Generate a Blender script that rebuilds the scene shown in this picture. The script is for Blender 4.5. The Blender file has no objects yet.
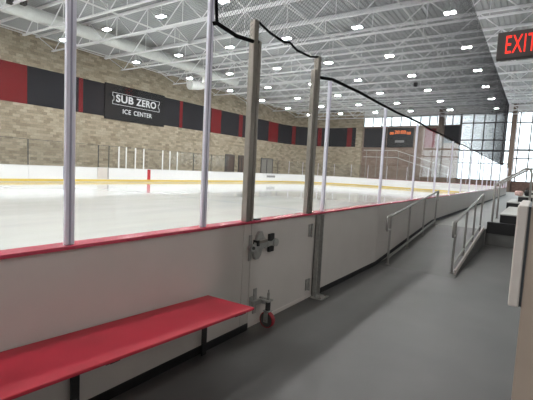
import bpy, math, random
from mathutils import Matrix, Vector
random.seed(7)
S = bpy.context.scene
COL = S.collection
PI = math.pi

# ------------------------------------------------------------------ camera
YAW, PITCH, ROLL, FPX, EYE = 0.61363, 0.080581, 0.0511788, 382.16, 1.6
def cam_axes():
    f = Vector((-math.sin(YAW)*math.cos(PITCH), math.cos(YAW)*math.cos(PITCH), -math.sin(PITCH)))
    r0 = Vector((math.cos(YAW), math.sin(YAW), 0)); u0 = r0.cross(f)
    r = math.cos(ROLL)*r0 + math.sin(ROLL)*u0
    u = -math.sin(ROLL)*r0 + math.cos(ROLL)*u0
    return r, u, f
cd = bpy.data.cameras.new('camera'); cam = bpy.data.objects.new('camera', cd); COL.objects.link(cam)
r_, u_, f_ = cam_axes()
cam.matrix_world = Matrix(((r_.x, u_.x, -f_.x, 0), (r_.y, u_.y, -f_.y, 0), (r_.z, u_.z, -f_.z, EYE), (0, 0, 0, 1)))
cd.sensor_fit = 'HORIZONTAL'; cd.sensor_width = 36; cd.lens = FPX/533*36
cd.clip_start = 0.02; cd.clip_end = 400
S.camera = cam

# ------------------------------------------------------------------ world, exposure
LAMP = 520.0        # radiance of the high-bay lenses
w = bpy.data.worlds.new('overcast_sky'); S.world = w; w.use_nodes = True
w.node_tree.nodes['Background'].inputs[0].default_value = (0.93, 0.97, 1.0, 1)
w.node_tree.nodes['Background'].inputs[1].default_value = 3.4
S.view_settings.view_transform = 'Standard'; S.view_settings.look = 'None'
S.view_settings.gamma = 1; S.view_settings.use_curve_mapping = False
S.view_settings.exposure = 0.0
S.cycles.transparent_max_bounces = 24
S.cycles.max_bounces = 10
S.cycles.diffuse_bounces = 5

# ------------------------------------------------------------------ materials
def newmat(name):
    m = bpy.data.materials.new(name); m.use_nodes = True
    return m, m.node_tree.nodes, m.node_tree.links, m.node_tree.nodes['Principled BSDF']
def mat(name, col, rough=0.5, metal=0.0, var=0.0, scale=8.0, bump=0.0, spec=0.5, emit=None, es=0):
    m, n, l, b = newmat(name)
    b.inputs['Base Color'].default_value = (*col, 1); b.inputs['Roughness'].default_value = rough
    b.inputs['Metallic'].default_value = metal; b.inputs['Specular IOR Level'].default_value = spec
    if var or bump:
        tc = n.new('ShaderNodeTexCoord'); nz = n.new('ShaderNodeTexNoise')
        nz.inputs['Scale'].default_value = scale; nz.inputs['Detail'].default_value = 5
        l.new(tc.outputs['Object'], nz.inputs['Vector'])
        if var:
            r = n.new('ShaderNodeValToRGB')
            r.color_ramp.elements[0].position = 0.3; r.color_ramp.elements[1].position = 0.7
            r.color_ramp.elements[0].color = (*[c*(1-var) for c in col], 1)
            r.color_ramp.elements[1].color = (*[min(1, c*(1+var)) for c in col], 1)
            l.new(nz.outputs['Fac'], r.inputs['Fac']); l.new(r.outputs['Color'], b.inputs['Base Color'])
        if bump:
            bp = n.new('ShaderNodeBump'); bp.inputs['Strength'].default_value = bump
            bp.inputs['Distance'].default_value = 0.01
            l.new(nz.outputs['Fac'], bp.inputs['Height']); l.new(bp.outputs['Normal'], b.inputs['Normal'])
    if emit:
        b.inputs['Emission Color'].default_value = (*emit, 1); b.inputs['Emission Strength'].default_value = es
    return m
M = {}
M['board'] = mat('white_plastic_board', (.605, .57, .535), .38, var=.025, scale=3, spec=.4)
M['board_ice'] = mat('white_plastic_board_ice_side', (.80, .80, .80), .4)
M['yellow'] = mat('yellow_kick_plate', (.72, .52, .10), .4)
M['sill'] = mat('red_sill', (.52, .065, .11), .22, var=.05, scale=12)
M['bench'] = mat('red_bench_plastic', (.47, .022, .045), .42, var=.10, scale=2.2)
M['black'] = mat('black_painted_steel', (.008, .008, .009), .5)
M['rubber'] = mat('black_rubber', (.012, .012, .012), .6)
M['steel'] = mat('galvanised_steel', (.36, .36, .34), .45, .3, var=.15, scale=30)
M['brushed'] = mat('brushed_steel', (.30, .275, .245), .36, .7, var=.06, scale=20)
M['alu'] = mat('anodised_aluminium', (.80, .79, .90), .36, .15, var=.04, scale=10)
M['aludark'] = mat('aluminium_groove', (.40, .39, .50), .4, .3)
M['rail'] = mat('stainless_rail', (.37, .36, .34), .36, .7)
M['white'] = mat('white_roof_paint', (.78, .78, .77), .55)
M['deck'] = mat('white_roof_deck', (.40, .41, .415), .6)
M['redp'] = mat('red_wall_panel', (.18, .011, .014), .7, var=.10, scale=1.5, spec=.2)
M['dark'] = mat('charcoal_wall_panel', (.017, .017, .022), .7, var=.15, scale=1.0, spec=.2)
M['signblk'] = mat('black_sign_face', (.008, .008, .010), .6, spec=.25)
M['signwhite'] = mat('sign_white_letters', (.80, .82, .85), .5)
M['column'] = mat('brown_steel_column', (.17, .125, .095), .5)
M['mullion'] = mat('dark_window_frame', (.045, .05, .055), .4)
M['tan'] = mat('tan_painted_block', (.42, .34, .28), .7, var=.04, scale=6)
M['greywall'] = mat('pale_grey_wall', (.5, .49, .48), .7)
M['hub'] = mat('dark_grey_hub', (.09, .09, .085), .5)
M['joist'] = mat('white_joist_paint', (.86, .86, .88), .45)
M['cap'] = mat('off_white_laminate', (.62, .57, .53), .5, var=.03)
M['platform'] = mat('light_grey_platform', (.26, .26, .25), .42, var=.08, scale=1.2)
M['rampside'] = mat('dark_grey_ramp_side', (.11, .11, .105), .6)
M['door_g'] = mat('grey_painted_door', (.28, .27, .25), .5)
M['door_b'] = mat('brown_painted_door', (.10, .065, .05), .5)
M['net'] = mat('black_net_twine', (.03, .03, .033), .9, spec=.1)
M['hem'] = mat('black_net_hem', (.006, .006, .007), .9, spec=.1)
M['exitbox'] = mat('dark_grey_exit_sign_body', (.07, .062, .06), .5)
M['exitred'] = mat('lit_red_exit_letters', (.5, .02, .01), .5, emit=(1.0, .035, .02), es=1.15)
M['lamp'] = mat('lit_lamp_lens', (.9, .9, .9), .5, emit=(1, .995, .985), es=LAMP)
M['lampbody'] = mat('white_lamp_body', (.75, .75, .75), .4)
M['duct'] = mat('pale_duct_metal', (.70, .71, .69), .45, .1, var=.04, scale=4)
M['speaker'] = mat('black_speaker_box', (.02, .02, .02), .6)
M['redtyre'] = mat('red_castor_tyre', (.33, .02, .03), .5)
M['digits'] = mat('lit_orange_digits', (.5, .1, .02), .5, emit=(1, .22, .04), es=1.3)
M['blue'] = mat('blue_board_stripe', (.02, .04, .22), .4)
M['redline'] = mat('red_board_stripe', (.50, .02, .03), .4)
M['outer'] = mat('brown_stone_wall', (.16, .10, .08), .8, var=.3, scale=5)
M['cloth_red'] = mat('faded_red_cloth', (.72, .50, .46), .9, var=.4, scale=20)
M['whitewood'] = mat('pale_bench_plank', (.56, .56, .53), .5)
M['tape'] = mat('grey_board_label', (.22, .22, .22), .6)

def facing(n, l, base, gain):
    # schlick style reflectance that is the same from both sides of a thin sheet
    lw = n.new('ShaderNodeLayerWeight'); lw.inputs[0].default_value = .5
    p = n.new('ShaderNodeMath'); p.operation = 'POWER'; p.inputs[1].default_value = 5; l.new(lw.outputs['Facing'], p.inputs[0])
    q = n.new('ShaderNodeMath'); q.operation = 'MULTIPLY_ADD'; q.inputs[1].default_value = gain; q.inputs[2].default_value = base
    l.new(p.outputs[0], q.inputs[0]); return q
def glass():
    m, n, l, b = newmat('acrylic_shield'); n.remove(b)
    out = n['Material Output']
    t = n.new('ShaderNodeBsdfTransparent'); t.inputs[0].default_value = (.965, .97, .965, 1)
    g = n.new('ShaderNodeBsdfGlossy'); g.inputs[0].default_value = (1, 1, 1, 1); g.inputs['Roughness'].default_value = .03
    d = n.new('ShaderNodeBsdfDiffuse'); d.inputs[0].default_value = (.75, .75, .75, 1)
    fr = facing(n, l, .018, .15)
    m1 = n.new('ShaderNodeMixShader'); m2 = n.new('ShaderNodeMixShader'); m2.inputs[0].default_value = .004
    l.new(fr.outputs[0], m1.inputs[0]); l.new(t.outputs[0], m1.inputs[1]); l.new(g.outputs[0], m1.inputs[2])
    l.new(m1.outputs[0], m2.inputs[1]); l.new(d.outputs[0], m2.inputs[2]); l.new(m2.outputs[0], out.inputs[0])
    return m
M['glass'] = glass()
def winglass():
    m, n, l, b = newmat('window_glass'); n.remove(b)
    out = n['Material Output']
    t = n.new('ShaderNodeBsdfTransparent'); t.inputs[0].default_value = (.9, .93, .94, 1)
    g = n.new('ShaderNodeBsdfGlossy'); g.inputs['Roughness'].default_value = .02
    fr = facing(n, l, .03, .8)
    m1 = n.new('ShaderNodeMixShader')
    l.new(fr.outputs[0], m1.inputs[0]); l.new(t.outputs[0], m1.inputs[1]); l.new(g.outputs[0], m1.inputs[2])
    l.new(m1.outputs[0], out.inputs[0])
    return m
M['winglass'] = winglass()
def brick(name, c1, c2, c3, bw=.62, bh=.22, mortar=(.30, .26, .21)):
    m, n, l, b = newmat(name)
    uv = n.new('ShaderNodeTexCoord'); br = n.new('ShaderNodeTexBrick')
    br.inputs['Color1'].default_value = (*c1, 1); br.inputs['Color2'].default_value = (*c2, 1)
    br.inputs['Mortar'].default_value = (*mortar, 1); br.inputs['Scale'].default_value = 1
    br.inputs['Mortar Size'].default_value = .008; br.inputs['Brick Width'].default_value = bw
    br.inputs['Row Height'].default_value = bh; br.inputs['Bias'].default_value = -.1
    l.new(uv.outputs['UV'], br.inputs['Vector'])
    # a second, coarser random block tone
    br2 = n.new('ShaderNodeTexBrick'); br2.inputs['Color1'].default_value = (1, 1, 1, 1)
    br2.inputs['Color2'].default_value = (*c3, 1); br2.inputs['Mortar'].default_value = (1, 1, 1, 1)
    br2.inputs['Scale'].default_value = 1; br2.inputs['Mortar Size'].default_value = 0
    br2.inputs['Brick Width'].default_value = bw; br2.inputs['Row Height'].default_value = bh
    br2.inputs['Bias'].default_value = -.35
    mp = n.new('ShaderNodeMapping'); mp.inputs['Location'].default_value = (bw*17, bh*14, 0)
    l.new(uv.outputs['UV'], mp.inputs['Vector']); l.new(mp.outputs['Vector'], br2.inputs['Vector'])
    nz = n.new('ShaderNodeTexNoise'); nz.inputs['Scale'].default_value = 9; l.new(uv.outputs['UV'], nz.inputs['Vector'])
    mr = n.new('ShaderNodeMapRange'); mr.inputs['To Min'].default_value = .8; mr.inputs['To Max'].default_value = 1.2
    l.new(nz.outputs['Fac'], mr.inputs['Value'])
    mx = n.new('ShaderNodeMixRGB'); mx.blend_type = 'MULTIPLY'; mx.inputs[0].default_value = 1
    l.new(br.outputs['Color'], mx.inputs[1]); l.new(br2.outputs['Color'], mx.inputs[2])
    mx2 = n.new('ShaderNodeMixRGB'); mx2.blend_type = 'MULTIPLY'; mx2.inputs[0].default_value = 1
    l.new(mx.outputs[0], mx2.inputs[1]); l.new(mr.outputs[0], mx2.inputs[2])
    l.new(mx2.outputs[0], b.inputs['Base Color']); b.inputs['Roughness'].default_value = .85
    return m
M['brick'] = brick('tan_stone_block', (.47, .40, .30), (.36, .305, .22), (.50, .47, .43), bw=.46, bh=.2)
M['brickred'] = brick('reddish_stone_block', (.27, .20, .16), (.21, .14, .11), (.7, .62, .6))
def floormat():
    m, n, l, b = newmat('grey_rubber_floor')
    tc = n.new('ShaderNodeTexCoord')
    n1 = n.new('ShaderNodeTexNoise'); n1.inputs['Scale'].default_value = 1.3; n1.inputs['Detail'].default_value = 6
    n2 = n.new('ShaderNodeTexNoise'); n2.inputs['Scale'].default_value = 140
    for q in (n1, n2): l.new(tc.outputs['Object'], q.inputs['Vector'])
    r = n.new('ShaderNodeValToRGB'); r.color_ramp.elements[0].position = .3; r.color_ramp.elements[1].position = .72
    r.color_ramp.elements[0].color = (.098, .096, .094, 1); r.color_ramp.elements[1].color = (.125, .122, .118, 1)
    l.new(n1.outputs['Fac'], r.inputs['Fac'])
    mr = n.new('ShaderNodeMapRange'); mr.inputs['To Min'].default_value = .75; mr.inputs['To Max'].default_value = 1.25
    l.new(n2.outputs['Fac'], mr.inputs['Value'])
    mx = n.new('ShaderNodeMixRGB'); mx.blend_type = 'MULTIPLY'; mx.inputs[0].default_value = 1
    l.new(r.outputs[0], mx.inputs[1]); l.new(mr.outputs[0], mx.inputs[2]); l.new(mx.outputs[0], b.inputs['Base Color'])
    b.inputs['Roughness'].default_value = .42
    bp = n.new('ShaderNodeBump'); bp.inputs['Strength'].default_value = .25; bp.inputs['Distance'].default_value = .003
    l.new(n2.outputs['Fac'], bp.inputs['Height']); l.new(bp.outputs['Normal'], b.inputs['Normal'])
    return m
M['floor'] = floormat()
M['floor2'] = M['platform']
def icemat():
    m, n, l, b = newmat('rink_ice')
    tc = n.new('ShaderNodeTexCoord'); sx = n.new('ShaderNodeSeparateXYZ'); l.new(tc.outputs['Object'], sx.inputs[0])
    n1 = n.new('ShaderNodeTexNoise'); n1.inputs['Scale'].default_value = .35; n1.inputs['Detail'].default_value = 8
    mp = n.new('ShaderNodeMapping'); mp.inputs['Scale'].default_value = (3, .6, 1); mp.inputs['Rotation'].default_value = (0, 0, .5)
    l.new(tc.outputs['Object'], mp.inputs['Vector']); l.new(mp.outputs[0], n1.inputs['Vector'])
    r = n.new('ShaderNodeValToRGB'); r.color_ramp.elements[0].position = .35; r.color_ramp.elements[1].position = .65
    r.color_ramp.elements[0].color = (.60, .625, .62, 1); r.color_ramp.elements[1].color = (.68, .70, .695, 1)
    l.new(n1.outputs['Fac'], r.inputs['Fac']); cur = r.outputs[0]
    def math_(op, a, bb=None):
        q = n.new('ShaderNodeMath'); q.operation = op
        for i, v in enumerate((a, bb)):
            if v is None: continue
            if isinstance(v, (int, float)): q.inputs[i].default_value = v
            else: l.new(v, q.inputs[i])
        return q.outputs[0]
    def over(mask, col, cur):
        mx = n.new('ShaderNodeMixRGB'); l.new(mask, mx.inputs[0]); l.new(cur, mx.inputs[1]); mx.inputs[2].default_value = (*col, 1)
        return mx.outputs[0]
    X, Y = sx.outputs[0], sx.outputs[1]
    def line(c, wd, k):  # painted cross line at Y=c
        return math_('MULTIPLY', math_('LESS_THAN', math_('ABSOLUTE', math_('SUBTRACT', Y, c)), wd/2), k)
    cur = over(line(20.5, .3, .25), (.55, .15, .18), cur)
    cur = over(line(13.3, .3, .22), (.2, .25, .5), cur)
    cur = over(line(27.7, .3, .22), (.2, .25, .5), cur)
    for (cx, cy, rad) in ((-9.0, 40.0, 4.5), (-20, 40, 4.5), (-14.5, 20.5, 4.5), (-9, 5.5, 4.5), (-20, 5.5, 4.5)):
        dx = math_('SUBTRACT', X, cx); dy = math_('SUBTRACT', Y, cy)
        rr = math_('SQRT', math_('ADD', math_('MULTIPLY', dx, dx), math_('MULTIPLY', dy, dy)))
        k = math_('MULTIPLY', math_('LESS_THAN', math_('ABSOLUTE', math_('SUBTRACT', rr, rad)), .05), .3)
        cur = over(k, (.45, .42, .45), cur)
    l.new(cur, b.inputs['Base Color']); b.inputs['Roughness'].default_value = .07
    b.inputs['Specular IOR Level'].default_value = .45
    n3 = n.new('ShaderNodeTexNoise'); n3.inputs['Scale'].default_value = 5; n3.inputs['Detail'].default_value = 3
    l.new(tc.outputs['Object'], n3.inputs['Vector'])
    bp = n.new('ShaderNodeBump'); bp.inputs['Strength'].default_value = .06; bp.inputs['Distance'].default_value = .01
    l.new(n3.outputs['Fac'], bp.inputs['Height']); l.new(bp.outputs['Normal'], b.inputs['Normal'])
    return m
M['ice'] = icemat()

# ------------------------------------------------------------------ mesh helpers
class MB:
    def __init__(s): s.v = []; s.f = []; s.uv = None
    def add(s, vs, fs):
        k = len(s.v); s.v += [tuple(v) for v in vs]; s.f += [tuple(i+k for i in f) for f in fs]; return s
    def box(s, x0, x1, y0, y1, z0, z1):
        x0, x1 = min(x0, x1), max(x0, x1); y0, y1 = min(y0, y1), max(y0, y1); z0, z1 = min(z0, z1), max(z0, z1)
        return s.hexa([(x0,y0,z0),(x1,y0,z0),(x1,y1,z0),(x0,y1,z0),(x0,y0,z1),(x1,y0,z1),(x1,y1,z1),(x0,y1,z1)])
    def hexa(s, v):
        return s.add(v, [(0,3,2,1),(4,5,6,7),(0,1,5,4),(1,2,6,5),(2,3,7,6),(3,0,4,7)])
    def tube(s, pts, r, n=10, r2=None, cap=True):
        P = [Vector(p) for p in pts]; rings = []
        prev = None
        for i, p in enumerate(P):
            if i == 0: d = P[1]-P[0]
            elif i == len(P)-1: d = P[-1]-P[-2]
            else: d = (P[i+1]-P[i]).normalized()+(P[i]-P[i-1]).normalized()
            d.normalize()
            if prev is None:
                a = Vector((0,0,1)) if abs(d.z) < .9 else Vector((1,0,0))
                a = (a - d*a.dot(d)).normalized()
            else:
                a = (prev - d*prev.dot(d)).normalized()
            prev = a; b = d.cross(a)
            rr = r if r2 is None else r+(r2-r)*i/(len(P)-1)
            rings.append([p+a*rr*math.cos(2*PI*(k+.5)/n)+b*rr*math.sin(2*PI*(k+.5)/n) for k in range(n)])
        vs = [q for rg in rings for q in rg]; fs = []
        for i in range(len(P)-1):
            for k in range(n):
                fs.append((i*n+k, i*n+(k+1) % n, (i+1)*n+(k+1) % n, (i+1)*n+k))
        if cap:
            fs.append(tuple(range(n))[::-1]); fs.append(tuple((len(P)-1)*n+k for k in range(n)))
        return s.add(vs, fs)
    def prism(s, poly, axis, a0, a1):
        """poly: 2D outline, extruded along axis ('x','y','z')"""
        def P(u, v, a): return {'x': (a, u, v), 'y': (u, a, v), 'z': (u, v, a)}[axis]
        n = len(poly); vs = [P(u, v, a0) for u, v in poly]+[P(u, v, a1) for u, v in poly]
        fs = [tuple(range(n))[::-1], tuple(range(n, 2*n))]+[(i, (i+1) % n, n+(i+1) % n, n+i) for i in range(n)]
        return s.add(vs, fs)
    def strip(s, s0, s1, n0, n1, z0, z1, path, step=.6):
        """solid wall that follows a plan path from arc length s0 to s1"""
        if not callable(z0): a = z0; z0 = lambda t: a
        if not callable(z1): b = z1; z1 = lambda t: b
        ts = path.stops(s0, s1, step); vs = []; fs = []
        for t in ts:
            for nn, zz in ((n0, z0(t)), (n1, z0(t)), (n1, z1(t)), (n0, z1(t))):
                x, y = path.at(t, nn); vs.append((x, y, zz))
        for i in range(len(ts)-1):
            a = 4*i; b = 4*(i+1)
            for k in range(4): fs.append((a+k, a+(k+1) % 4, b+(k+1) % 4, b+k))
        fs.append((3,2,1,0)); e = 4*(len(ts)-1); fs.append((e,e+1,e+2,e+3))
        return s.add(vs, fs)
    def build(s, name, m, parent=None, bevel=0, smooth=False):
        me = bpy.data.meshes.new(name); me.from_pydata(s.v, [], s.f)
        me.materials.append(M[m] if isinstance(m, str) else m)
        import bmesh
        bm = bmesh.new(); bm.from_mesh(me); bmesh.ops.recalc_face_normals(bm, faces=bm.faces); bm.to_mesh(me); bm.free()
        o = bpy.data.objects.new(name, me); COL.objects.link(o)
        if parent is not None:
            o.parent = parent; o.matrix_parent_inverse = Matrix.Translation(-parent.location)
        if smooth:
            for p in me.polygons: p.use_smooth = True
            md = o.modifiers.new('edges', 'EDGE_SPLIT'); md.split_angle = .7
        if bevel:
            md = o.modifiers.new('bevel', 'BEVEL'); md.width = bevel; md.segments = 2; md.limit_method = 'ANGLE'
        return o
def setuv(o, fn):
    me = o.data; uvl = me.uv_layers.new(name='UVMap')
    for lp in me.loops: uvl.data[lp.index].uv = fn(me.vertices[lp.vertex_index].co)
def empty(name, loc):
    o = bpy.data.objects.new(name, None); COL.objects.link(o); o.location = loc; o.empty_display_size = .1
    return o
def tag(o, label, cat, group=None, kind=None):
    o['label'] = label; o['category'] = cat
    if group: o['group'] = group
    if kind: o['kind'] = kind
    return o
def struct(o, label, cat):
    return tag(o, label, cat, kind='structure')
def text(name, body, size, mtx, m, parent, depth=.01, sx=1.0, off=0.0, align='CENTER', width=None):
    cu = bpy.data.curves.new(name, 'FONT'); cu.body = body; cu.size = size; cu.extrude = depth; cu.offset = off
    cu.align_x = align; cu.align_y = 'CENTER'; cu.space_character = 1.08
    t = bpy.data.objects.new(name, cu); COL.objects.link(t)
    bpy.context.view_layer.update()
    me = bpy.data.meshes.new_from_object(t.evaluated_get(bpy.context.evaluated_depsgraph_get()))
    bpy.data.objects.remove(t)
    if width:
        xs = [v.co.x for v in me.vertices]; sx = width/(max(xs)-min(xs))
        c = (max(xs)+min(xs))/2
        for v in me.vertices: v.co.x -= c
    me.transform(Matrix.Diagonal((sx, 1, 1, 1))); me.transform(mtx)
    me.materials.clear(); me.materials.append(M[m])
    o = bpy.data.objects.new(name, me); COL.objects.link(o); o.parent = parent
    o.matrix_parent_inverse = Matrix.Translation(-parent.location)
    return o
ORD = ['first','second','third','fourth','fifth','sixth','seventh','eighth','ninth','tenth','eleventh','twelfth',
       'thirteenth','fourteenth','fifteenth','sixteenth','seventeenth','eighteenth','nineteenth','twentieth']
def ordn(i):
    if i < 20: return ORD[i]
    t = {2:'twenty',3:'thirty',4:'forty'}[(i+1)//10]
    return t+'-'+ORD[(i+1) % 10-1] if (i+1) % 10 else {3:'thirtieth',4:'fortieth'}[(i+1)//10]

class Path:
    """plan path of straight runs and arcs; n is measured to the outside"""
    def __init__(s, segs):
        s.segs = []; L = 0
        for g in segs:
            if g[0] == 'L':
                a, b = Vector(g[1]), Vector(g[2]); ln = (b-a).length
            else: ln = abs(g[4]-g[3])*g[2]
            s.segs.append((L, L+ln, g)); L += ln
        s.length = L
    def at(s, t, n=0):
        for a, b, g in s.segs:
            if t <= b+1e-9 or b == s.length:
                if g[0] == 'L':
                    p, q = Vector(g[1]), Vector(g[2]); d = (q-p).normalized(); c = p+d*(t-a)
                    return (c.x+d.y*n, c.y-d.x*n)
                c, R, a0, a1 = Vector(g[1]), g[2], g[3], g[4]
                an = a0+(a1-a0)*(t-a)/(b-a); return (c.x+(R+n*(1 if a1 > a0 else -1))*math.cos(an), c.y+(R+n*(1 if a1 > a0 else -1))*math.sin(an))
    def stops(s, s0, s1, step):
        out = [s0]
        for a, b, g in s.segs:
            if b < s0 or a > s1: continue
            lo, hi = max(a, s0), min(b, s1)
            if g[0] == 'A' and hi > lo:
                k = max(1, int((hi-lo)/step)); out += [lo+(hi-lo)*i/k for i in range(k+1)]
            else: out += [lo, hi]
        out.append(s1); res = []
        for t in sorted(out):
            if not res or t-res[-1] > 1e-4: res.append(t)
        return res
Y0 = -10.0; XN = -2.25; XF = -26.7; YC = 40.0; R = 8.5; YE = YC+R
RINK = Path([('L', (XN, Y0), (XN, YC)), ('A', (XN-R, YC), R, 0, PI/2), ('L', (XN-R, YE), (XF+R, YE)),
             ('A', (XF+R, YC), R, PI/2, PI), ('L', (XF, YC), (XF, Y0))])
XW = -30.5; YW = 52.0; RW = 6.0; ZC = 10.35
WALL = Path([('L', (8.0, YW), (XW+RW, YW)), ('A', (XW+RW, YW-RW), RW, PI/2, PI), ('L', (XW, YW-RW), (XW, -11.0))])
SN = lambda y: y-Y0          # arc length on the near side
def rampz(y): return 0.0 if y < 6.7 else min(.4, (y-6.7)*.1)

# ------------------------------------------------------------------ room shell
fl = MB().box(-32, 9, -11.2, 53, -.2, 0).build('floor', 'floor'); struct(fl, 'dark grey speckled rubber floor of the rinkside walkway', 'floor')
# ice slab outline
vs = [RINK.at(t, -.06) for t in RINK.stops(0, RINK.length, .5)]
ice = MB().prism([(x, y) for x, y in vs], 'z', .001, .012).build('ice_sheet', 'ice')
tag(ice, 'wide pale reflective sheet of ice inside the boards', 'ice rink')
# platform + ramp
pl = MB()
px = [(-2.2, 10.7)]+[RINK.at(t, .05) for t in RINK.stops(SN(10.7), SN(YC)+R*PI/2, .6)][1:]
px += [(XN-R, YW-.01), (8, YW-.01), (8, 10.9), (-.95, 10.9), (-.95, 10.7)]
pl.prism(px, 'z', 0.001, .4)
po = pl.build('raised_platform', 'floor2'); struct(po, 'pale raised concrete platform beyond the ramp', 'floor')
rf = MB().box(-.95, 8, 10.88, 10.9, .001, .4).build('platform_riser', 'rampside'); struct(rf, 'dark grey riser at the edge of the raised platform', 'floor')
rp = empty('access_ramp', (-1.6, 6.7, 0)); struct(rp, 'gentle grey access ramp rising beside the boards', 'ramp')
MB().prism([(6.7, .001), (10.7, .4), (10.7, .001)], 'x', -2.2, -.97).build('ramp_surface', 'floor', rp)
MB().prism([(6.7, .001), (10.7, .001), (10.7, .4)], 'x', -.97, -.955).build('ramp_side', 'rampside', rp)
MB().prism([(6.9, .02), (10.7, .40), (10.7, .475), (6.9, .095)], 'x', -1.0, -.972).build('ramp_curb', 'cap', rp)

def wallstrip(name, t0, t1, z0, z1, m, label):
    o = MB().strip(t0, t1, 0, .35, z0, z1, WALL, .7).build(name, m)
    struct(o, label, 'wall')
    return o
LE = 8.0-(XW+RW); LA = LE+RW*PI/2      # arc lengths where end wall stops / left wall starts
def wuv(co):
    x, y, z = co
    if y < YW-RW+.01 and x < XW+1: s = LA+(YW-RW-y)
    elif x < XW+RW: 
        a = math.atan2(y-(YW-RW), x-(XW+RW)); s = LE+RW*(a-PI/2)
    else: s = 8-x
    return (s, z)
wl = wallstrip('wall_left', LE, WALL.length, 0, ZC+.2, 'brick', 'long tan stone block wall with a curved far corner'); setuv(wl, wuv)
# end wall with its openings
def endbox(name, x0, x1, z0, z1, m, label, y0=YW, y1=YW+.35):
    o = MB().box(x0, x1, y0, y1, z0, z1).build(name, m); struct(o, label, 'wall'); setuv(o, lambda c: (c.x, c.z)); return o
endbox('wall_end', XW+RW, -20.6, 0, ZC+.2, 'brick', 'tan stone block part of the far end wall')
endbox('wall_end', -20.6, -8.3, 0, 8.15, 'brickred', 'reddish brown stone part of the far end wall below the high windows')
endbox('wall_end', -20.6, 8.0, 9.5, ZC+.2, 'white', 'pale strip of end wall above the high windows')
endbox('wall_end', -8.3, 8.0, 0, 1.6, 'outer', 'low brown stone wall under the tall end windows')
o = MB().box(8, 8.3, -11, YW, 0, ZC+.2).build('wall_right', 'greywall'); struct(o, 'plain pale grey wall closing the building on the right', 'wall')
o = MB().box(-31, 8.3, -11.35, -11, 0, ZC+.2).build('wall_back', 'greywall'); struct(o, 'plain pale grey wall behind the viewer', 'wall')

# roof deck with real ribs running along the building
pr = []; x = -31.0
while x < 8.4:
    pr += [(x, ZC), (x+.09, ZC), (x+.12, ZC+.06), (x+.24, ZC+.06)]; x += .27
dk = MB(); n = len(pr)
vs = [(a, -11.3, b) for a, b in pr]+[(a, YW+.3, b) for a, b in pr]
dk.add(vs, [(i, i+1, n+i+1, n+i) for i in range(n-1)]); dk.box(-31, 8.4, -11.3, YW+.3, ZC+.08, ZC+.3)
o = dk.build('ceiling', 'deck'); struct(o, 'white ribbed metal roof deck', 'ceiling')

# ------------------------------------------------------------------ end windows
def window(idx, x0, x1, z0, z1, vs, hs, label, thick=None):
    t = empty('window_%d' % idx, ((x0+x1)/2, YW+.1, z0)); struct(t, label, 'window')
    f = MB()
    f.box(x0, x0+.07, YW+.05, YW+.17, z0, z1).box(x1-.07, x1, YW+.05, YW+.17, z0, z1)
    f.box(x0, x1, YW+.05, YW+.17, z0, z0+.07).box(x0, x1, YW+.05, YW+.17, z1-.07, z1)
    f.build('window_frame', 'mullion', t)
    for v in vs: MB().box(v-.06, v+.06, YW+.04, YW+.16, z0+.07, z1-.07).build('mullion', 'mullion', t)
    for h in hs:
        k = .11 if h == thick else .065
        MB().box(x0+.07, x1-.07, YW+.03, YW+.15, h-k, h+k).build('transom', 'mullion', t)
    MB().box(x0+.06, x1-.06, YW+.10, YW+.115, z0+.06, z1-.06).build('pane', 'winglass', t)
window(1, -20.6, -10.95, 8.15, 9.5, [-19.3, -18.05, -16.75, -15.5, -14.25, -13.0, -11.9], [], 'long bright high window strip under the roof on the end wall')
window(2, -10.05, -8.3, 8.15, 9.5, [-9.2], [], 'short bright high window between the brown column and the tall windows')
window(3, -8.2, -2.98, 1.6, 9.5, [-6.9, -5.75, -4.6, -3.7], [8.37, 6.34, 5.09, 3.6], 'tall bright window wall seen through the far end of the net', 5.09)
window(4, -2.52, 7.9, 1.6, 9.5, [-2.2, -1.1, .01, 1.14, 2.27, 3.4, 4.53, 5.66, 6.79], [8.3, 5.21, 4.25], 'tall bright window wall right of the brown corner column', 5.21)
o = MB().box(-8.3, -8.2, YW, YW+.3, 1.6, 9.5).build('trim_1', 'mullion'); struct(o, 'dark jamb at the left of the tall windows', 'trim')

def column(x0, x1, y0, y1, z0, z1, m, label, uv=False):
    t = MB().box(x0, x1, y0, y1, z0, z1).build('wall_column', m, bevel=.01)
    if uv: setuv(t, lambda c: (c.x+c.y, c.z))
    tag(t, label, 'column'); return t
column(-2.96, -2.54, YW-.35, YW+.3, .4, ZC, 'column', 'brown steel column between the two tall window walls')
column(-10.75, -10.12, YW-.35, YW+.3, 0, ZC, 'column', 'brown steel column between the two high window strips')
column(-21.55, -20.65, YW-.3, YW-.002, 0, ZC, 'brick', 'tan stone pilaster left of the high window strip', True)

# end wall furnishings
def flatpanel(name, x0, x1, z0, z1, m, label, cat, d=.06, y=None):
    y = YW if y is None else y
    o = MB().box(x0, x1, y-d, y-.002, z0, z1).build(name, m, bevel=.01); tag(o, label, cat); return o
flatpanel('wall_panel', -20.4, -17.3, 5.35, 8.0, 'dark', 'charcoal panel left of the scoreboard on the end wall', 'wall panel')
flatpanel('wall_panel', -12.3, -11.0, 5.4, 7.8, 'redp', 'dull red panel right of the scoreboard on the end wall', 'wall panel')
flatpanel('dark_opening', -10.05, -8.32, 5.95, 8.1, 'signblk', 'flat black panel painted as the dark of an opening beside the tall windows', 'wall panel')  # flat black sheet, the shade inside an opening put into its colour
sb = empty('scoreboard', (-15.4, YW-.2, 5.4)); tag(sb, 'dark scoreboard with orange lit digits on the end wall', 'scoreboard')
MB().box(-17.1, -13.7, YW-.25, YW-.002, 5.4, 7.95).build('cabinet', 'signblk', sb, bevel=.03)
mE = Matrix(((1,0,0,0),(0,0,-1,0),(0,1,0,0),(0,0,0,1)))
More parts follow.
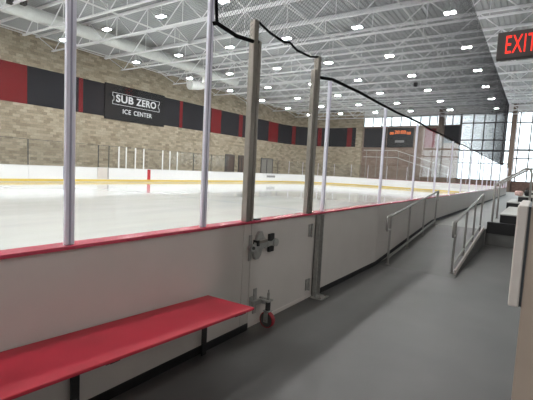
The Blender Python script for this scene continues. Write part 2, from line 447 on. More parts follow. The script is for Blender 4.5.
for xx, tx, zz, sz in ((-16.5, '00', 7.2, .5), (-15.4, '20:00', 7.35, .62), (-14.3, '00', 7.2, .5)):
    text('digits', tx, sz, Matrix.Translation((xx, YW-.26, zz)) @ mE, 'digits', sb)
MB().box(-16.0, -14.8, YW-.27, YW-.25, 6.0, 6.3).build('caption_strip', 'tape', sb)
st = empty('streak_railing', (-13, YW-.8, 2.5)); tag(st, 'pale sloping railing added for reflection-like streaks low on the far end wall', 'railing')  # railing shape added for pale streaks that look like reflections in the glass
for dz in (0, -.9):
    MB().tube([(-20.0, YW-.8, 4.9+dz), (-15.5, YW-.8, 4.9+dz), (-9.0, YW-.8, 2.9+dz)], .045, 8).build('handrail', 'whitewood', st)
for k in range(8):
    xx = -19.6+k*1.45; zz = 4.9 if xx < -15.5 else 4.9-(xx+15.5)*.3077
    MB().tube([(xx, YW-.8, .001 if 0 else 0.001), (xx, YW-.8, zz)], .035, 6).build('post', 'rail', st)

# wall stripe of red and charcoal panels, on the long wall (arc lengths from the camera fit)
def wall_s_from_px(px):
    """where a picture column meets the wall at the stripe's height, in the plan"""
    best = None; v0 = None
    for i in range(2400):
        t = LE-4+i*(WALL.length-LE+4)/2400.0; x, y = WALL.at(t, -.03)
        if y < 2: continue
        P = Vector((x, y, 6.8-EYE)); z = P.dot(f_)
        if z <= 0: continue
        q = 266.5+FPX*P.dot(r_)/z
        if best is None or abs(q-px) < best[0]: best = (abs(q-px), t)
    return best[1]
edges = [(-25,'redp'),(27,'dark'),(78.5,'redp'),(83,'dark'),(179.5,'redp'),(182.5,'dark'),(211,'redp'),(221,'dark'),(238.8,'redp'),
         (242.5,'dark'),(268.5,'redp'),(278,'dark'),(292,'redp'),(295.6,'dark'),(318,'redp'),(321.7,'dark'),(347,'redp'),(352,'dark'),(357,None)]
sv = [wall_s_from_px(e[0]) for e in edges]; sv[-1] = max(sv[-1], 8+21.6)
cnt = {'redp': 0, 'dark': 0}
for i in range(len(edges)-1):
    k = edges[i][1]
    o = MB().strip(sv[i+1], sv[i], -.05, -.004, 5.4, 8.1, WALL, .5).build('stripe_panel', k)
    w_ = 'red' if k == 'redp' else 'charcoal'
    tag(o, '%s panel of the high wall stripe, %s %s one from the left' % (w_, ordn(cnt[k]), w_), 'wall panel', 'red and charcoal stripe panels on the stone wall')
    cnt[k] += 1

# ------------------------------------------------------------------ SUB ZERO sign
sg = empty('wall_sign', (XW+.12, 21.85, 5.25)); tag(sg, 'large black sign with white lettering on the stone wall', 'sign')
MB().box(XW+.052, XW+.16, 18.7, 25.0, 5.2, 8.2).build('sign_face', 'signblk', sg, bevel=.02)
mW = Matrix(((0,0,1,0),(1,0,0,0),(0,1,0,0),(0,0,0,1)))
for wd_, sz, yc, zc, wid, of in (('SUB', .86, 20.6, 7.03, 1.75, .022), ('ZERO', .86, 22.87, 7.03, 2.2, .022), ('ICE', .56, 20.82, 6.0, .82, .006), ('CENTER', .56, 22.52, 6.0, 1.98, .006)):
    text('lettering', wd_, sz, Matrix.Translation((XW+.165, yc, zc)) @ mW, 'signwhite', sg, .012, off=of, width=wid)
fr = MB()
def fbar(y0, z0, y1, z1, wd=.022):
    fr.tube([(XW+.17, y0, z0), (XW+.17, y1, z1)], wd, 4)
a0, a1, b0, b1 = 19.4, 24.35, 6.53, 7.5
fbar(a0, b1, a1, b1); fbar(a0, b0, a1, b0)
for yy, sgn in ((a0, 1), (a1, -1)):
    fbar(yy, b1, yy, b1-.3); fbar(yy, b0, yy, b0+.3); fbar(yy+.12*sgn, b1-.3, yy+.12*sgn, b0+.3); fbar(yy, b1-.3, yy+.12*sgn, b1-.3); fbar(yy, b0+.3, yy+.12*sgn, b0+.3)
fr.build('border_line', 'signwhite', sg)

# doors in the long wall
for i, (y0, y1, z1, m, lab) in enumerate([(34.4, 35.9, 3.05, 'door_b', 'brown door in the stone wall, left one of the brown pair'),
        (36.85, 38.25, 3.05, 'door_b', 'brown door in the stone wall, right one of the brown pair'),
        (41.6, 44.2, 3.0, 'door_g', 'grey double door in the stone wall past the brown doors')]):
    t = empty('door_%d' % (i+1), (XW+.05, (y0+y1)/2, 0)); struct(t, lab, 'door')
    MB().box(XW+.004, XW+.05, y0, y1, .002, z1).build('door_leaf', m, t)
    MB().box(XW+.004, XW+.09, y0-.08, y0, .002, z1+.08).box(XW+.004, XW+.09, y1, y1+.08, .002, z1+.08).box(XW+.004, XW+.09, y0, y1, z1, z1+.08).build('door_frame', 'mullion', t)
    MB().tube([(XW+.05, y1-.15, 1.05), (XW+.1, y1-.15, 1.05), (XW+.1, y1-.3, 1.05)], .015, 6).build('door_handle', 'rail', t)

# ------------------------------------------------------------------ dasher boards and shields
def board(s0, s1, label, group, outer_base=True, ice_m='board_ice', sillm='sill'):
    mid = RINK.at((s0+s1)/2, 0); t = empty('dasher_board', (mid[0], mid[1], 0)); tag(t, label, 'rink board', group)
    g = .004
    MB().strip(s0+g, s1-g, -.062, .022, .015, 1.065, RINK).build('panel', 'board', t, bevel=.003)
    MB().strip(s0+g, s1-g, -.066, -.0625, .206, 1.06, RINK).build('ice_side_face', ice_m, t)
    MB().strip(s0+g, s1-g, -.072, -.0625, .045, .205, RINK).build('kick_plate', 'yellow', t)
    MB().strip(s0+.001, s1-.001, -.09, .038, 1.066, 1.09, RINK).build('sill', sillm, t, bevel=.004)
    if outer_base:
        MB().strip(s0, s1, .0225, .034, lambda q: rampz(q+Y0)+.002, lambda q: rampz(q+Y0)+.07, RINK).build('base_strip', 'black', t)
    return t
G1 = 'white board panels along the walkway'
nb = [-7.1, -4.7, -2.1, .42, 2.82]
labs = ['board panel behind the viewer, farthest back', 'board panel behind the viewer, second back', 'board panel just left of the view', None, None]
board(SN(-7.1), SN(-4.7), 'white walkway board panel farthest behind the viewer', G1)
board(SN(-4.7), SN(-2.1), 'white walkway board panel second behind the viewer', G1)
board(SN(-2.1), SN(.42), 'white walkway board panel under the left end of the red bench', G1)
board(SN(.42), SN(2.82), 'large white board panel directly behind the red bench, left of the gate', G1)
seams = [4.42]+[6.6+2.15*k for k in range(16)]
seams = [y for y in seams if y < YC-.5]+[YC]
for i in range(len(seams)-1):
    board(SN(seams[i]), SN(seams[i+1]), 'white walkway board panel, %s one beyond the gate' % ordn(i), G1)
# curved far corners, end and far side
arcs0 = SN(YC); Lc = R*PI/2; Lend = RINK.segs[2][1]-RINK.segs[2][0]
def run(a, b, n): return [(a+(b-a)*i/n, a+(b-a)*(i+1)/n) for i in range(n)]
for i, (a, b) in enumerate(run(arcs0, arcs0+Lc, 6)): board(a, b, 'curved board of the near far corner, %s one round the bend' % ordn(i), 'curved corner boards', False)
for i, (a, b) in enumerate(run(arcs0+Lc, arcs0+Lc+Lend, 3)): board(a, b, 'white end board below the scoreboard, %s from the right' % ordn(i), 'end boards', False)
for i, (a, b) in enumerate(run(arcs0+Lc+Lend, arcs0+2*Lc+Lend, 6)): board(a, b, 'curved board of the distant left corner, %s one from the end boards' % ordn(i), 'curved corner boards', False, sillm='board_ice')
FS = arcs0+2*Lc+Lend
SF = lambda y: FS+(YC-y)
fb = [YC-2.4*k for k in range(19)]
for i in range(18):
    board(SF(fb[i]), SF(fb[i+1]), 'white board across the ice, %s one from the distant corner' % ordn(i), 'boards on the far side of the ice', False, sillm='board_ice')
# stripes on the far boards
for yy, m, lab, wd in ((20.5, 'redline', 'red centre line stripe on the boards across the ice', .32), (13.55, 'blue', 'blue line stripe on the boards across the ice', .3)):
    o = MB().box(XF+.068, XF+.076, yy-wd/2, yy+wd/2, .206, 1.055).build('line_stripe', m); tag(o, lab, 'board stripe')
o = empty('bench_gate', (XF+.08, 16.4, .02)); tag(o, 'grey gate in the boards across the ice, right of the blue stripe', 'gate')
MB().box(XF+.0735, XF+.085, 15.9, 16.7, .26, 1.05).build('gate_leaf', 'cap', o); MB().box(XF+.0735, XF+.1, 16.72, 16.8, .25, 1.06).build('gate_edge', 'door_g', o)
# small printed label on the far boards (its text is too small to read)
o = MB()
for k in range(2): o.box(0, .004, 0, 0, 0, 0) if 0 else None
lx = [RINK.at(SF(39.2), -.0675), RINK.at(SF(41.2), -.0675)]
o = MB().strip(SF(38.9), SF(37.3), -.075, -.068, .62, .85, RINK).build('board_label', 'tape') if 0 else MB().box(XF+.067, XF+.074, 37.6, 39.4, .6, .85).build('board_label', 'tape')
tag(o, 'small grey printed label on the boards in the distant corner', 'label')

def pane(s0, s1, z1, label, group, m='glass'):
    mid = RINK.at((s0+s1)/2, 0)
    o = MB().strip(s0, s1, -.006, .006, 1.0905, z1, RINK).build('glass_shield', m); tag(o, label, 'glass panel', group); return o
def post(s, z1, wd, label, group, near=True, m='alu', d=.03):
    a = RINK.at(s, 0); t = empty('shield_post', (a[0], a[1], 1.09)); tag(t, label, 'glass support post', group)
    MB().strip(s-wd/2, s-.006, -d, d, 1.091, z1, RINK).build('side_channel', m, t, bevel=.004)
    MB().strip(s+.006, s+wd/2, -d, d, 1.091, z1, RINK).build('side_channel', m, t, bevel=.004)
    MB().strip(s-.006, s+.006, -d*.75, d*.75, 1.091, z1-.01, RINK).build('groove', 'aludark' if m == 'alu' else 'black', t)
    return t
GT = 2.73
GP = 'metal posts holding the glass along the walkway'; GG = 'glass shields along the walkway'
for y, z1, lab in ((-1.1, 3.3, 'pale glass support post left of the view'), (.05, 3.3, 'pale glass support post just outside the left edge'),
                   (1.168, 3.3, 'pale wide glass support post nearest the viewer, left of the wall sign'), (2.29, 3.6, 'pale glass support post standing between the nearest post and the gate')):
    post(SN(y), z1, .056, lab, GP, d=.014)
for a, b, lab in ((-1.1, .05, 'glass shield left of the view above the bench'), (.05, 1.168, 'glass shield at the left edge above the red bench'), (1.168, 2.29, 'tall glass shield showing the black wall sign'),
                  (2.29, 2.85, 'narrow glass shield just left of the gate')):
    pane(SN(a)+.032, SN(b)-.032, 3.25 if b < 2.5 else GT, lab, GG)
py = [4.46]+[6.63+2.15*k for k in range(16)]; py = [y for y in py if y < YC-.5]+[YC]
for i, y in enumerate(py):
    post(SN(y), GT+.03, .036 if i < 2 else .03, 'slim glass support post on the walkway boards, %s beyond the gate' % ordn(i), GP, d=.022)
pane(SN(4.16), SN(4.46)-.02, GT, 'very narrow glass shield just right of the gate', GG)
for i in range(len(py)-1):
    pane(SN(py[i])+.016, SN(py[i+1])-.016, GT, 'glass shield on the walkway boards, %s wide one beyond the gate' % ordn(i), GG)
for nm, a0_, b0_, n_, g in (('near bend', arcs0, arcs0+Lc, 6, 'curved corner glass'), ('end', arcs0+Lc, arcs0+Lc+Lend, 3, 'end glass'), ('distant bend', arcs0+Lc+Lend, FS, 6, 'curved corner glass')):
    for i, (a, b) in enumerate(run(a0_, b0_, n_)):
        pane(a+.02, b-.02, GT, 'glass shield of the %s of the rink, %s from the walkway side' % (nm, ordn(i)), g)
        if i or nm != 'near bend':
            o = MB().strip(a-.018, a+.018, -.022, .022, 1.091, GT+.02, RINK).build('shield_post', 'alu')
            tag(o, 'thin post in the glass of the %s, %s from the walkway side' % (nm, ordn(i)), 'glass support post', g+' posts')
far_posts = sorted([fb[i] for i in range(18) if not 15.5 < fb[i] < 24.2]+[16.0, 16.85, 17.7, 18.35, 19.2, 20.0, 21.95, 22.75, 23.6], reverse=True)
for i, y in enumerate(far_posts):
    bright = 17 < y < 24
    o = MB().box(XF-.03, XF+.03, y-(.045 if bright else .022), y+(.045 if bright else .022), 1.091, GT+.02).build('shield_post', 'white' if bright else 'mullion')
    tag(o, '%s glass support post across the ice, %s from the distant corner' % ('white' if bright else 'dark thin', ordn(i)), 'glass support post', 'posts across the ice')
    if i:
        p = far_posts[i-1]; o = empty('glass_shield', (XF, (y+p)/2, 1.09)); tag(o, 'glass shield across the ice, %s from the distant corner' % ordn(i-1), 'glass panel', 'glass shields across the ice')
        MB().box(XF-.006, XF+.006, y+.05, p-.05, 1.091, GT).build('pane', 'glass', o)
        MB().box(XF-.01, XF+.01, y+.05, p-.05, GT, GT+.025).build('edge_strip', 'mullion', o)

# ------------------------------------------------------------------ the gate
def steelpost(y0, y1, z1, label):
    t = empty('gate_post', (XN, (y0+y1)/2, 1.09)); tag(t, label, 'gate post')
    MB().box(XN-.035, XN+.03, y0, y1, 1.091, z1).build('upright', 'brushed', t, bevel=.006)
    MB().box(XN-.037, XN+.032, y0-.001, y1+.001, z1, z1+.012).build('end_cap', 'steel', t, bevel=.004)
    return t
steelpost(2.835, 2.895, 2.95, 'tall brown steel post left of the gate glass')
steelpost(4.075, 4.14, 2.95, 'tall brown steel post right of the gate glass')
jb = MB().box(XN-.062, XN+.022, 2.824, 2.932, .01, 1.065).build('gate_jamb', 'board', bevel=.003); tag(jb, 'narrow white upright strip between the bench panel and the gate', 'gate jamb')
jbb = MB().box(XN+.0225, XN+.034, 2.824, 2.932, .002, .07).build('base_strip', 'black', jb)
j2 = MB().box(XN-.09, XN+.038, 2.822, 2.915, 1.066, 1.09).build('sill_piece', 'sill', bevel=.003); tag(j2, 'short red sill piece under the left gate post', 'sill')
j3 = MB().box(XN-.09, XN+.038, 4.09, 4.418, 1.066, 1.09).build('sill_piece', 'sill', bevel=.003); tag(j3, 'short red sill piece over the grey floor post', 'sill')
j4 = MB().box(XN-.062, XN+.015, 4.12, 4.418, .01, 1.065).build('gate_jamb', 'board', bevel=.003); tag(j4, 'narrow white board strip between the gate and the grey floor post', 'gate jamb')

ga = empty('rink_gate', (XN, 3.5, .02)); tag(ga, 'white rink gate with steel latch, hinges and castor', 'gate')
MB().box(XN-.06, XN+.022, 2.942, 4.11, .035, 1.064).build('gate_panel', 'board', ga, bevel=.004)
MB().box(XN-.07, XN-.0605, 2.93, 4.08, .035, .235).build('kick_plate', 'yellow', ga)
MB().box(XN-.088, XN+.038, 2.92, 4.086, 1.066, 1.09).build('sill', 'sill', ga, bevel=.004)
MB().box(XN+.0225, XN+.03, 2.93, 4.08, .02, .06).build('bottom_strip', 'cap', ga)
MB().box(XN-.03, XN+.025, 2.91, 2.955, 1.091, 2.79).build('glass_upright', 'brushed', ga, bevel=.005)
MB().box(XN-.03, XN+.025, 4.01, 4.055, 1.091, 2.79).build('glass_upright', 'brushed', ga, bevel=.005)
MB().box(XN-.006, XN+.006, 2.956, 4.009, 1.091, GT).build('glass_pane', 'glass', ga)
MB().box(XN-.03, XN+.02, 3.01, 3.09, 1.0905, 1.105).build('catch_plate', 'rubber', ga, bevel=.003)
F = XN+.0225     # walkway face of the gate
def gp(mb, name, m, label=None, **k):
    o = mb.build(name, m, ga, **k)
    if label: o['label'] = label
    return o
lt = gp(MB().box(F, F+.012, 2.862, 2.905, .70, .955), 'latch_plate', 'steel', 'grey steel strike plate', bevel=.003)
def lp(mb, name, m, **k):
    o = mb.build(name, m, None, **k); o.parent = lt; return o
lp(MB().tube([(F+.012, 2.875, .835), (F+.05, 2.875, .835)], .038, 16), 'pivot_boss', 'steel', smooth=True)
lp(MB().tube([(F+.05, 2.875, .835), (F+.062, 2.875, .835)], .016, 8), 'bolt', 'black')
lp(MB().prism([(2.93, .86), (2.955, .95), (2.985, .985), (3.03, .985), (3.06, .93), (3.10, .90), (3.10, .83), (3.04, .80), (3.02, .74), (2.98, .71), (2.93, .71), (2.90, .76), (2.90, .80)], 'x', F+.012, F+.045), 'latch_hook', 'steel', bevel=.006)
lp(MB().box(F+.045, F+.07, 2.96, 3.09, .87, .90), 'catch_bar', 'brushed', bevel=.004)
lp(MB().box(F+.001, F+.06, 2.935, 2.965, .845, .90), 'slot', 'black')
lp(MB().prism([(3.08, .80), (3.08, .875), (3.22, .86), (3.28, .88), (3.28, .80), (3.2, .815)], 'x', F+.02, F+.04), 'lever_arm', 'steel', bevel=.004)
lp(MB().box(F+.001, F+.03, 3.18, 3.27, .745, .935), 'rubber_pad', 'rubber', bevel=.006)
lp(MB().tube([(F+.035, 3.265, .842), (F+.06, 3.265, .842)], .042, 14), 'knob', 'steel', smooth=True)
lt.location.y += .035
# castor assembly
cs = gp(MB().box(F, F+.01, 2.99, 3.045, .14, .40), 'castor_plate', 'steel', bevel=.003)
def cp(mb, name, m, **k):
    o = mb.build(name, m, None, **k); o.parent = cs; return o
cp(MB().box(F, F+.012, 2.93, 2.985, .20, .33), 'clamp', 'steel', bevel=.004)
cp(MB().box(F+.01, F+.05, 2.94, 3.12, .24, .285).box(F+.01, F+.13, 3.085, 3.115, .235, .30).box(F+.06, F+.15, 3.05, 3.14, .275, .29), 'bracket', 'steel', bevel=.003)
CX, CY = F+.115, 3.10
cp(MB().tube([(CX, CY, .17), (CX, CY, .36)], .014, 10).tube([(CX, CY, .36), (CX, CY, .39)], .008, 8), 'stem', 'steel')
cp(MB().tube([(CX, CY, .18), (CX, CY, .262)], .026, 12), 'spring', 'rubber', smooth=True)
cp(MB().box(CX-.035, CX+.035, CY-.036, CY+.036, .170, .18).box(CX-.024, CX+.024, CY-.036, CY-.03, .06, .172).box(CX-.024, CX+.024, CY+.03, CY+.036, .06, .172), 'fork', 'steel')
wh = []
cp(MB().tube([(CX, CY-.022, .083), (CX, CY+.022, .083)], .072, 24), 'wheel_hub', 'hub', smooth=True)
tor = MB(); nseg = 28; vs = []; fs = []
for i in range(nseg):
    a = 2*PI*i/nseg
    for rr, yy in ((.071, -.026), (.078, -.026), (.082, -.016), (.082, .016), (.078, .026), (.071, .026)):
        vs.append((CX+rr*math.cos(a), CY+yy, .0835+rr*math.sin(a)))
for i in range(nseg):
    j = (i+1) % nseg
    for k in range(6): fs.append((i*6+k, i*6+(k+1) % 6, j*6+(k+1) % 6, j*6+k))
cp(tor.add(vs, fs), 'tyre', 'redtyre', smooth=True)
cp(MB().tube([(CX, CY-.04, .083), (CX, CY+.04, .083)], .012, 10), 'axle', 'brushed')
cs.location.y += .02
for z0, z1 in ((.80, .955), (.13, .27)):
    h = gp(MB().box(F, F+.012, 4.03, 4.135, z0, z1), 'hinge', 'steel', 'grey steel hinge', bevel=.003)
    o = MB().tube([(F+.02, 4.09, z0-.005), (F+.02, 4.09, z1+.005)], .013, 10).build('hinge_pin', 'steel', None, smooth=True)
    o.parent = h; h.location.y += .05
sp = empty('floor_post', (XN+.06, 4.29, 0)); tag(sp, 'grey galvanised channel post bolted to the floor right of the gate', 'post')
MB().box(XN+.024, XN+.085, 4.255, 4.265, .012, 1.06).box(XN+.024, XN+.085, 4.36, 4.37, .012, 1.06).box(XN+.0235, XN+.032, 4.255, 4.37, .012, 1.06).build('channel', 'steel', sp)
MB().box(XN+.024, XN+.19, 4.23, 4.44, .001, .013).build('foot_plate', 'steel', sp, bevel=.003)
for z in (.25, .55, .95): MB().tube([(XN+.032, 4.31, z), (XN+.042, 4.31, z)], .013, 8).build('bolt', 'brushed', sp)
MB().tube([(XN+.15, 4.26, .013), (XN+.15, 4.26, .028)], .011, 8).tube([(XN+.15, 4.40, .013), (XN+.15, 4.40, .028)], .011, 8).build('anchor_bolt', 'brushed', sp)

# ------------------------------------------------------------------ red bench
be = empty('wall_bench', (-2.0, .9, 0)); tag(be, 'long red plastic bench fixed along the white boards', 'bench')
zt = lambda q: .503+.048*(2.35-q)
MB().hexa([(-2.214,-1.6,zt(-1.6)-.022),(-1.745,-1.6,zt(-1.6)-.022),(-1.745,2.39,zt(2.39)-.022),(-2.214,2.345,zt(2.345)-.022),(-2.214,-1.6,zt(-1.6)),(-1.745,-1.6,zt(-1.6)),(-1.745,2.39,zt(2.39)),(-2.214,2.345,zt(2.345))]).build('seat_board', 'bench', be, bevel=.006)
for y in (2.29, 1.18, .07, -1.04):
    zz = zt(y)-.024
    b = MB().box(-2.192, -2.178, y-.026, y+.026, .001, zz-.003).build('bracket', 'black', be)
    o = MB().prism([(-2.178, zz-.018), (-1.78, zz-.018), (-1.85, zz-.06), (-1.90, zz-.058), (-1.99, zz-.018)], 'y', y-.006, y+.006).box(-2.177, -1.775, y-.03, y+.03, zz-.018, zz-.003)
    o = o.build('gusset', 'black', None); o.parent = b

# ------------------------------------------------------------------ ramp handrails
def ramp_rail(x, label):
    t = empty('ramp_handrail', (x, 8.7, 0)); tag(t, label, 'handrail', 'stainless handrails of the ramp')
    ya, yb = (6.78 if x < -1.5 else 6.95), 10.45; top = lambda y: rampz(y)+.875; low = lambda y: rampz(y)+.10
    pts = [(x, ya, top(ya)-.24), (x, ya-.17, top(ya)-.24), (x, ya-.20, top(ya)-.21), (x, ya-.20, top(ya)-.03), (x, ya-.17, top(ya)), (x, ya+.02, top(ya)+.003),
           (x, yb-.02, top(yb)), (x, yb+.13, top(yb)+.01), (x, yb+.16, top(yb)-.02), (x, yb+.16, top(yb)-.2), (x, yb+.13, top(yb)-.23), (x, yb, top(yb)-.23)]
    MB().tube(pts, .021, 12).build('top_rail', 'rail', t, smooth=True)
    MB().tube([(x, ya, low(ya)+.03), (x, yb, low(yb)+.03)], .019, 10).build('bottom_rail', 'rail', t, smooth=True)
    for k in range(4):
        y = ya+(yb-ya)*k/3
        MB().tube([(x, y, rampz(y)+.004), (x, y, top(y))], .019, 10).build('post', 'rail', t, smooth=True)
        MB().tube([(x, y, rampz(y)+.003), (x, y, rampz(y)+.02)], .035, 12).build('post_foot', 'rail', t)
ramp_rail(-2.06, 'stainless ramp handrail on the left, close to the boards')
ramp_rail(-1.04, 'stainless ramp handrail on the right, at the open edge of the ramp')
def stair_rail(x0, y, k, zb, ze, label):
    t = empty('stair_handrail', (x0, y, .4)); tag(t, label, 'handrail', 'looped stair handrails')
    P = [(x0, zb), (x0, 1.42), (x0+.02*k, 1.50), (x0+.08*k, 1.57), (x0+.60*k, 1.60+.36*k-.03), (x0+.66*k, 1.60+.36*k-.01), (x0+.72*k, 1.60+.36*k-.03), (x0+.76*k, 1.83), (x0+.77*k, ze)]
    MB().tube([(a, y, b) for a, b in P], .029, 12).build('tube', 'rail', t, smooth=True)
    MB().tube([(x0, y, zb), (x0, y, zb+.015)], .045, 12).build('floor_flange', 'rail', t)
stair_rail(-.97, 12.6, 1.08, .401, .92, 'large looped stainless handrail nearer the viewer by the bleacher steps')
stair_rail(-.98, 14.3, 1.2, .401, .935, 'large looped stainless handrail just behind the nearer one')

# ------------------------------------------------------------------ bleacher steps
bl = empty('bleacher', (-.2, 12, .4)); tag(bl, 'stepped black bleacher end with pale tops on the platform', 'bleacher')
steps = [(-.93, 10.93, 11.1, .57), (-.69, 11.1, 14.7, .79), (-.77, 14.7, 18.0, .93), (-.50, 15.6, 19.0, 1.12), (-.30, 18.4, 22.0, 1.22)]
for i, (x0, y0, y1, z1) in enumerate(steps):
    MB().box(x0, 3.0, y0, y1 if i else 11.1, .401, z1-.03).build('riser', 'black', bl)
    MB().box(x0-.01, 3.0, y0-.01 if i == 0 else y0+.03, y1, z1-.029, z1).build('tread', 'black' if i == 0 else 'whitewood', bl, bevel=.004)
MB().box(-.935, 3.0, 10.865, 10.878, .30, .56).build('front_fascia', 'black', bl)
# things lying on it
bg = empty('duffel_bag', (-.25, 16.1, 1.12)); tag(bg, 'black bag standing on the bleacher behind the white half wall panel', 'bag')
def blob(cx, cy, cz, rx, ry, rz, e=.6, nu=14, nv=10):
    mb = MB(); vs = []; fs = []
    sg_ = lambda t, p: math.copysign(abs(t)**p, t)
    for j in range(nv+1):
        ph = -PI/2+PI*j/nv
        for i in range(nu):
            th = 2*PI*i/nu
            vs.append((cx+rx*sg_(math.cos(ph), e)*sg_(math.cos(th), e), cy+ry*sg_(math.cos(ph), e)*sg_(math.sin(th), e), cz+rz*sg_(math.sin(ph), e)))
    for j in range(nv):
        for i in range(nu): fs.append((j*nu+i, j*nu+(i+1) % nu, (j+1)*nu+(i+1) % nu, (j+1)*nu+i))
    return mb.add(vs, fs)
blob(-.25, 16.1, 1.235, .10, .22, .112).build('bag_body', 'rubber', bg, smooth=True)
MB().tube([(-.31, 16.0, 1.32), (-.29, 16.05, 1.39), (-.22, 16.1, 1.39), (-.2, 16.15, 1.32)], .012, 8).build('bag_handle', 'black', bg, smooth=True)
o = blob(-.50, 15.95, 1.21, .13, .25, .088, .5).build('padded_jacket', 'cloth_red', smooth=True); tag(o, 'pale pinkish red bundle of clothing left of the black bag', 'clothing')

# ------------------------------------------------------------------ near right half wall, exit sign
hw = MB().box(-.012, .55, 2.0, 2.6, .001, 1.495).build('wall_right_half', 'tan'); hw.name = 'wall_pier'; struct(hw, 'tan painted half wall at the right edge', 'wall')
hc = empty('wall_guard', (-.04, 2.0, 1.05)); tag(hc, 'off white guard panel fixed to the end of the tan half wall', 'guard panel')
MB().box(-.062, -.022, 1.99, 2.6, 1.05, 1.50).build('panel', 'cap', hc, bevel=.006)
MB().box(-.0215, -.0125, 1.995, 2.6, 1.055, 1.495).build('gap_strip', 'mullion', hc)
cp_ = MB().box(.3, .6, 2.85, 3.15, .001, ZC).build('trim_2', 'tan'); struct(cp_, 'tan column carrying the exit sign outside the right edge', 'trim')
ex = empty('exit_sign', (-.12, 3, 2.4)); tag(ex, 'dark grey exit sign with lit red letters high at the right', 'exit sign')
MB().box(-.30, -.045, 2.985, 3.035, 2.40, 2.575).build('sign_body', 'exitbox', ex, bevel=.006)
MB().box(-.045, .30, 3.0, 3.02, 2.46, 2.51).build('mounting_arm', 'exitbox', ex)
text('lettering', 'EXIT', .165, Matrix.Translation((-.168, 2.984, 2.483)) @ mE, 'exitred', ex, .002, off=.0, width=.165)

# ------------------------------------------------------------------ roof steel, services
def joist(y, i, xa, xb):
    t = empty('roof_joist', ((xa+xb)/2, y, 9)); tag(t, 'white open web roof joist, %s one from the viewer end' % ordn(i), 'roof joist', 'white open web joists under the roof')
    Yx = lambda x: y+.055*(x+26.5)
    def beam(x0, x1, h, z0, z1):
        a, b = Yx(x0), Yx(x1)
        return MB().hexa([(x0,a-h,z0),(x1,b-h,z0),(x1,b+h,z0),(x0,a+h,z0),(x0,a-h,z1),(x1,b-h,z1),(x1,b+h,z1),(x0,a+h,z1)])
    beam(xa, xb, .065, 8.98, 9.05).build('bottom_chord', 'joist', t)
    beam(XW+.01, 7.9, .07, 10.22, 10.345).build('top_chord', 'joist', t)
    wb = MB(); P = 1.35
    wb.tube([(XW+.3, Yx(XW+.3), 10.22), (xa+.3, Yx(xa+.3), 9.04)], .035, 5)
    k = 0; x = xa+.3
    while x+P < xb:
        wb.tube([(x, Yx(x), 9.04 if k % 2 == 0 else 10.23), (x+P, Yx(x+P), 10.23 if k % 2 == 0 else 9.04)], .030, 5, cap=False)
        if k % 2 == 0: wb.tube([(x+P, Yx(x+P), 10.23), (x+P, Yx(x+P), 9.04)], .02, 4, cap=False)
        x += P; k += 1
    wb.build('web', 'joist', t)
k = 0; y = 10.85-2.72*5
while y < YW-2.3:
    joist(y, k, -28.4 if k % 2 == 0 else -26.5, 7.6); y += 2.72; k += 1
for i, x in enumerate((-28.0, -18.3, -10.1, -5.6)):
    o = MB().tube([(x, -10.9, 9.72 if i == 0 else 9.1), (x, YW-.1, 9.72 if i == 0 else 9.1)], .04, 6).build('roof_bridging', 'white')
    tag(o, 'thin white pipe running lengthwise under the roof, %s from the stone wall' % ordn(i), 'roof pipe', 'lengthwise roof pipes')
du = empty('air_duct', (-23.9, 10, 9.6)); tag(du, 'big round pale air duct running along the stone wall under the roof', 'air duct')
MB().tube([(-23.9, -10.8, 9.58), (-23.9, 28, 9.58)], .38, 24).build('duct_tube', 'duct', du, smooth=True)
db = MB()
for i in range(14): db.tube([(-23.9, -9+2.72*i, 9.58), (-23.9, -8.93+2.72*i, 9.58)], .395, 24)
db.build('joint_band', 'duct', du, smooth=True)
MB().tube([(-23.9, 23.8, 9.4), (-23.9, 23.9, 8.6), (-23.9, 23.6, 8.32), (-23.9, 23.2, 8.25), (-23.9, 22.2, 8.15)], .16, 16, r2=.38).build('outlet_nozzle', 'duct', du, smooth=True)
sx_ = [3.9, -3.85, -8.1, -12.15, -16.15, -20.5, -24.8]; sy_ = [13.55+5.31*k for k in range(-4, 7)]  # line on the walkway side is unseen, added to brighten the walkway
for j, y in enumerate(sy_):
    for i, x in enumerate(sx_):
        if x > 0 and (j % 2 or y > 5): continue
        xr, yr = x, y; x = xr-.010*(yr-20); y = yr+.055*(xr+3.85)
        t = empty('high_bay_light', (x, y, 8.92)); tag(t, 'lit twin lens roof light, %s row from the viewer end, %s' % (ordn(j), 'added out of view to brighten the walkway' if i == 0 else ordn(i-1)+' line from the net'), 'ceiling light', 'high bay lights over the ice')
        MB().box(x-.24, x+.24, y-.16, y+.16, 8.933, 8.975).build('housing', 'lampbody', t, bevel=.01)
        for sgn in (-1, 1):
            MB().box(x+sgn*.13-.08, x+sgn*.13+.08, y-.13, y+.13, 8.921, 8.932).build('lens', 'lamp', t)
        MB().tube([(x, y, 8.975), (x, y, 10.39)], .012, 5).build('hanger', 'white', t)
        x, y = xr, yr
for x, y, z, lab in ((-8.95, 33.28, 9.2, 'small black speaker hanging under the roof seen through the net'), (-21.65, 8.27, 9.12, 'small black speaker under the roof at the top left corner, left one'), (-21.0, 8.6, 9.05, 'small black speaker under the roof at the top left corner, right one')):
    t = empty('hanging_speaker', (x, y, z)); tag(t, lab, 'speaker')
    MB().box(x-.14, x+.14, y-.12, y+.12, z-.16, z+.16).build('cabinet', 'speaker', t, bevel=.02)
    MB().tube([(x, y, z+.16), (x, y, 10.39)], .015, 5).build('hanger', 'speaker', t)

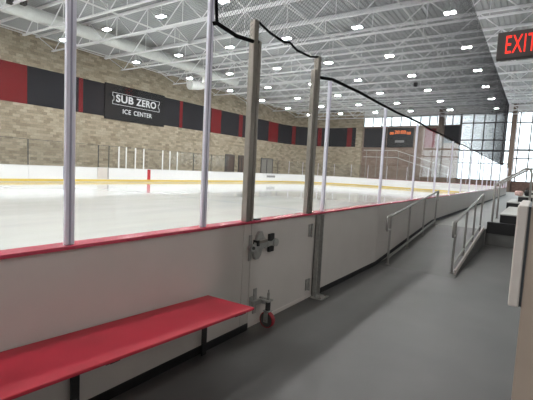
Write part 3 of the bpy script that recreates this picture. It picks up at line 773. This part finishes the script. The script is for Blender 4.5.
# ------------------------------------------------------------------ spectator net
NT = 7.3
def build_net():
    t = empty('safety_net', (XN, 10, 2.75)); tag(t, 'tall black spectator net hanging above the glass along the walkway', 'safety net')
    s0 = SN(2.35); s1 = SN(34.2); z0 = 2.78; H = NT-z0; step = .042; wd = .0015
    vs = []; fs = []
    def seg(sa, za, sb, zb):
        a = RINK.at(sa); b = RINK.at(sb); k = len(vs)
        A = Vector((a[0], a[1], za)); B = Vector((b[0], b[1], zb)); d = (B-A).normalized()
        nrm = Vector((d.y, -d.x, 0)); nrm = nrm.normalized() if nrm.length > 1e-6 else Vector((1, 0, 0)); o2 = d.cross(nrm)
        for P in (A, B):
            for q in range(3):
                an = 2*PI*q/3; vs.append(P+nrm*wd*math.cos(an)+o2*wd*math.sin(an))
        for q in range(3): fs.append((k+q, k+(q+1) % 3, k+3+(q+1) % 3, k+3+q))
    def bottom(s):
        y = s+Y0
        if y < 2.87: return 2.76
        if y < 4.10:
            u = (y-2.87)/1.23; return 2.95-.06*math.sin(PI*u)
        return 2.75
    nseg = 5
    c = s0-H
    while c < s1:
        for sign in (1, -1):
            # line s = c + q*(z-z0) for + ; mirrored for -
            pts = []
            for i in range(nseg+1):
                z = z0+H*i/nseg; s = c+(z-z0) if sign > 0 else c+H-(z-z0); pts.append((s, z))
            for (sa, za), (sb, zb) in zip(pts, pts[1:]):
                if max(sa, sb) <= s0 or min(sa, sb) >= s1: continue
                # clip to s0 / s1
                def clip(sa, za, sb, zb, lim, keep_gt):
                    if keep_gt:
                        if sa < lim: u = (lim-sa)/(sb-sa); return lim, za+(zb-za)*u, sb, zb
                        if sb < lim: u = (lim-sa)/(sb-sa); return sa, za, lim, za+(zb-za)*u
                    else:
                        if sa > lim: u = (lim-sa)/(sb-sa); return lim, za+(zb-za)*u, sb, zb
                        if sb > lim: u = (lim-sa)/(sb-sa); return sa, za, lim, za+(zb-za)*u
                    return sa, za, sb, zb
                sa2, za2, sb2, zb2 = clip(sa, za, sb, zb, s0, True); sa2, za2, sb2, zb2 = clip(sa2, za2, sb2, zb2, s1, False)
                # lift the lowest end to the sagging hem over the gate
                ba, bb = bottom(sa2), bottom(sb2)
                if za2 <= z0+.001 and ba > za2: 
                    if ba >= zb2: continue
                    sa2 = sa2+(sb2-sa2)*(ba-za2)/(zb2-za2); za2 = ba
                if zb2 <= z0+.001 and bb > zb2:
                    if bb >= za2: continue
                    sb2 = sb2+(sa2-sb2)*(bb-zb2)/(za2-zb2); zb2 = bb
                seg(sa2, za2, sb2, zb2)
        c += step
    me = bpy.data.meshes.new('netting'); me.from_pydata([tuple(v) for v in vs], [], fs); me.materials.append(M['net'])
    o = bpy.data.objects.new('netting', me); COL.objects.link(o); o.parent = t; o.matrix_parent_inverse = Matrix.Translation(-t.location)
    def hem(pts, r, name='hem'):
        P = []
        for s, z in pts: a = RINK.at(s); P.append((a[0]+.012, a[1], z))
        MB().tube(P, r, 8).build(name, 'hem', t, smooth=True)
    hem([(s0, NT), (s0, 3.4), (s0-.03, 3.05), (s0, 2.76)], .014)
    hem([(s0-.05, 2.74), (s0, 2.76), (s0+.25, 2.735), (s0+.5, 2.76), (s0+.56, 2.775)], .017)
    hem([(SN(2.89), 2.955), (SN(3.1), 2.915), (SN(3.35), 2.90), (SN(3.45), 2.93), (SN(3.6), 2.89), (SN(3.9), 2.90), (SN(4.08), 2.945)], .012)
    hem([(SN(4.12), 2.72)]+[(SN(4.5)+i*.9, 2.775+.012*math.sin(i*1.7)) for i in range(33)], .020)
    hem([(s0, NT), (s1, NT)], .005, 'top_cable')
build_net()
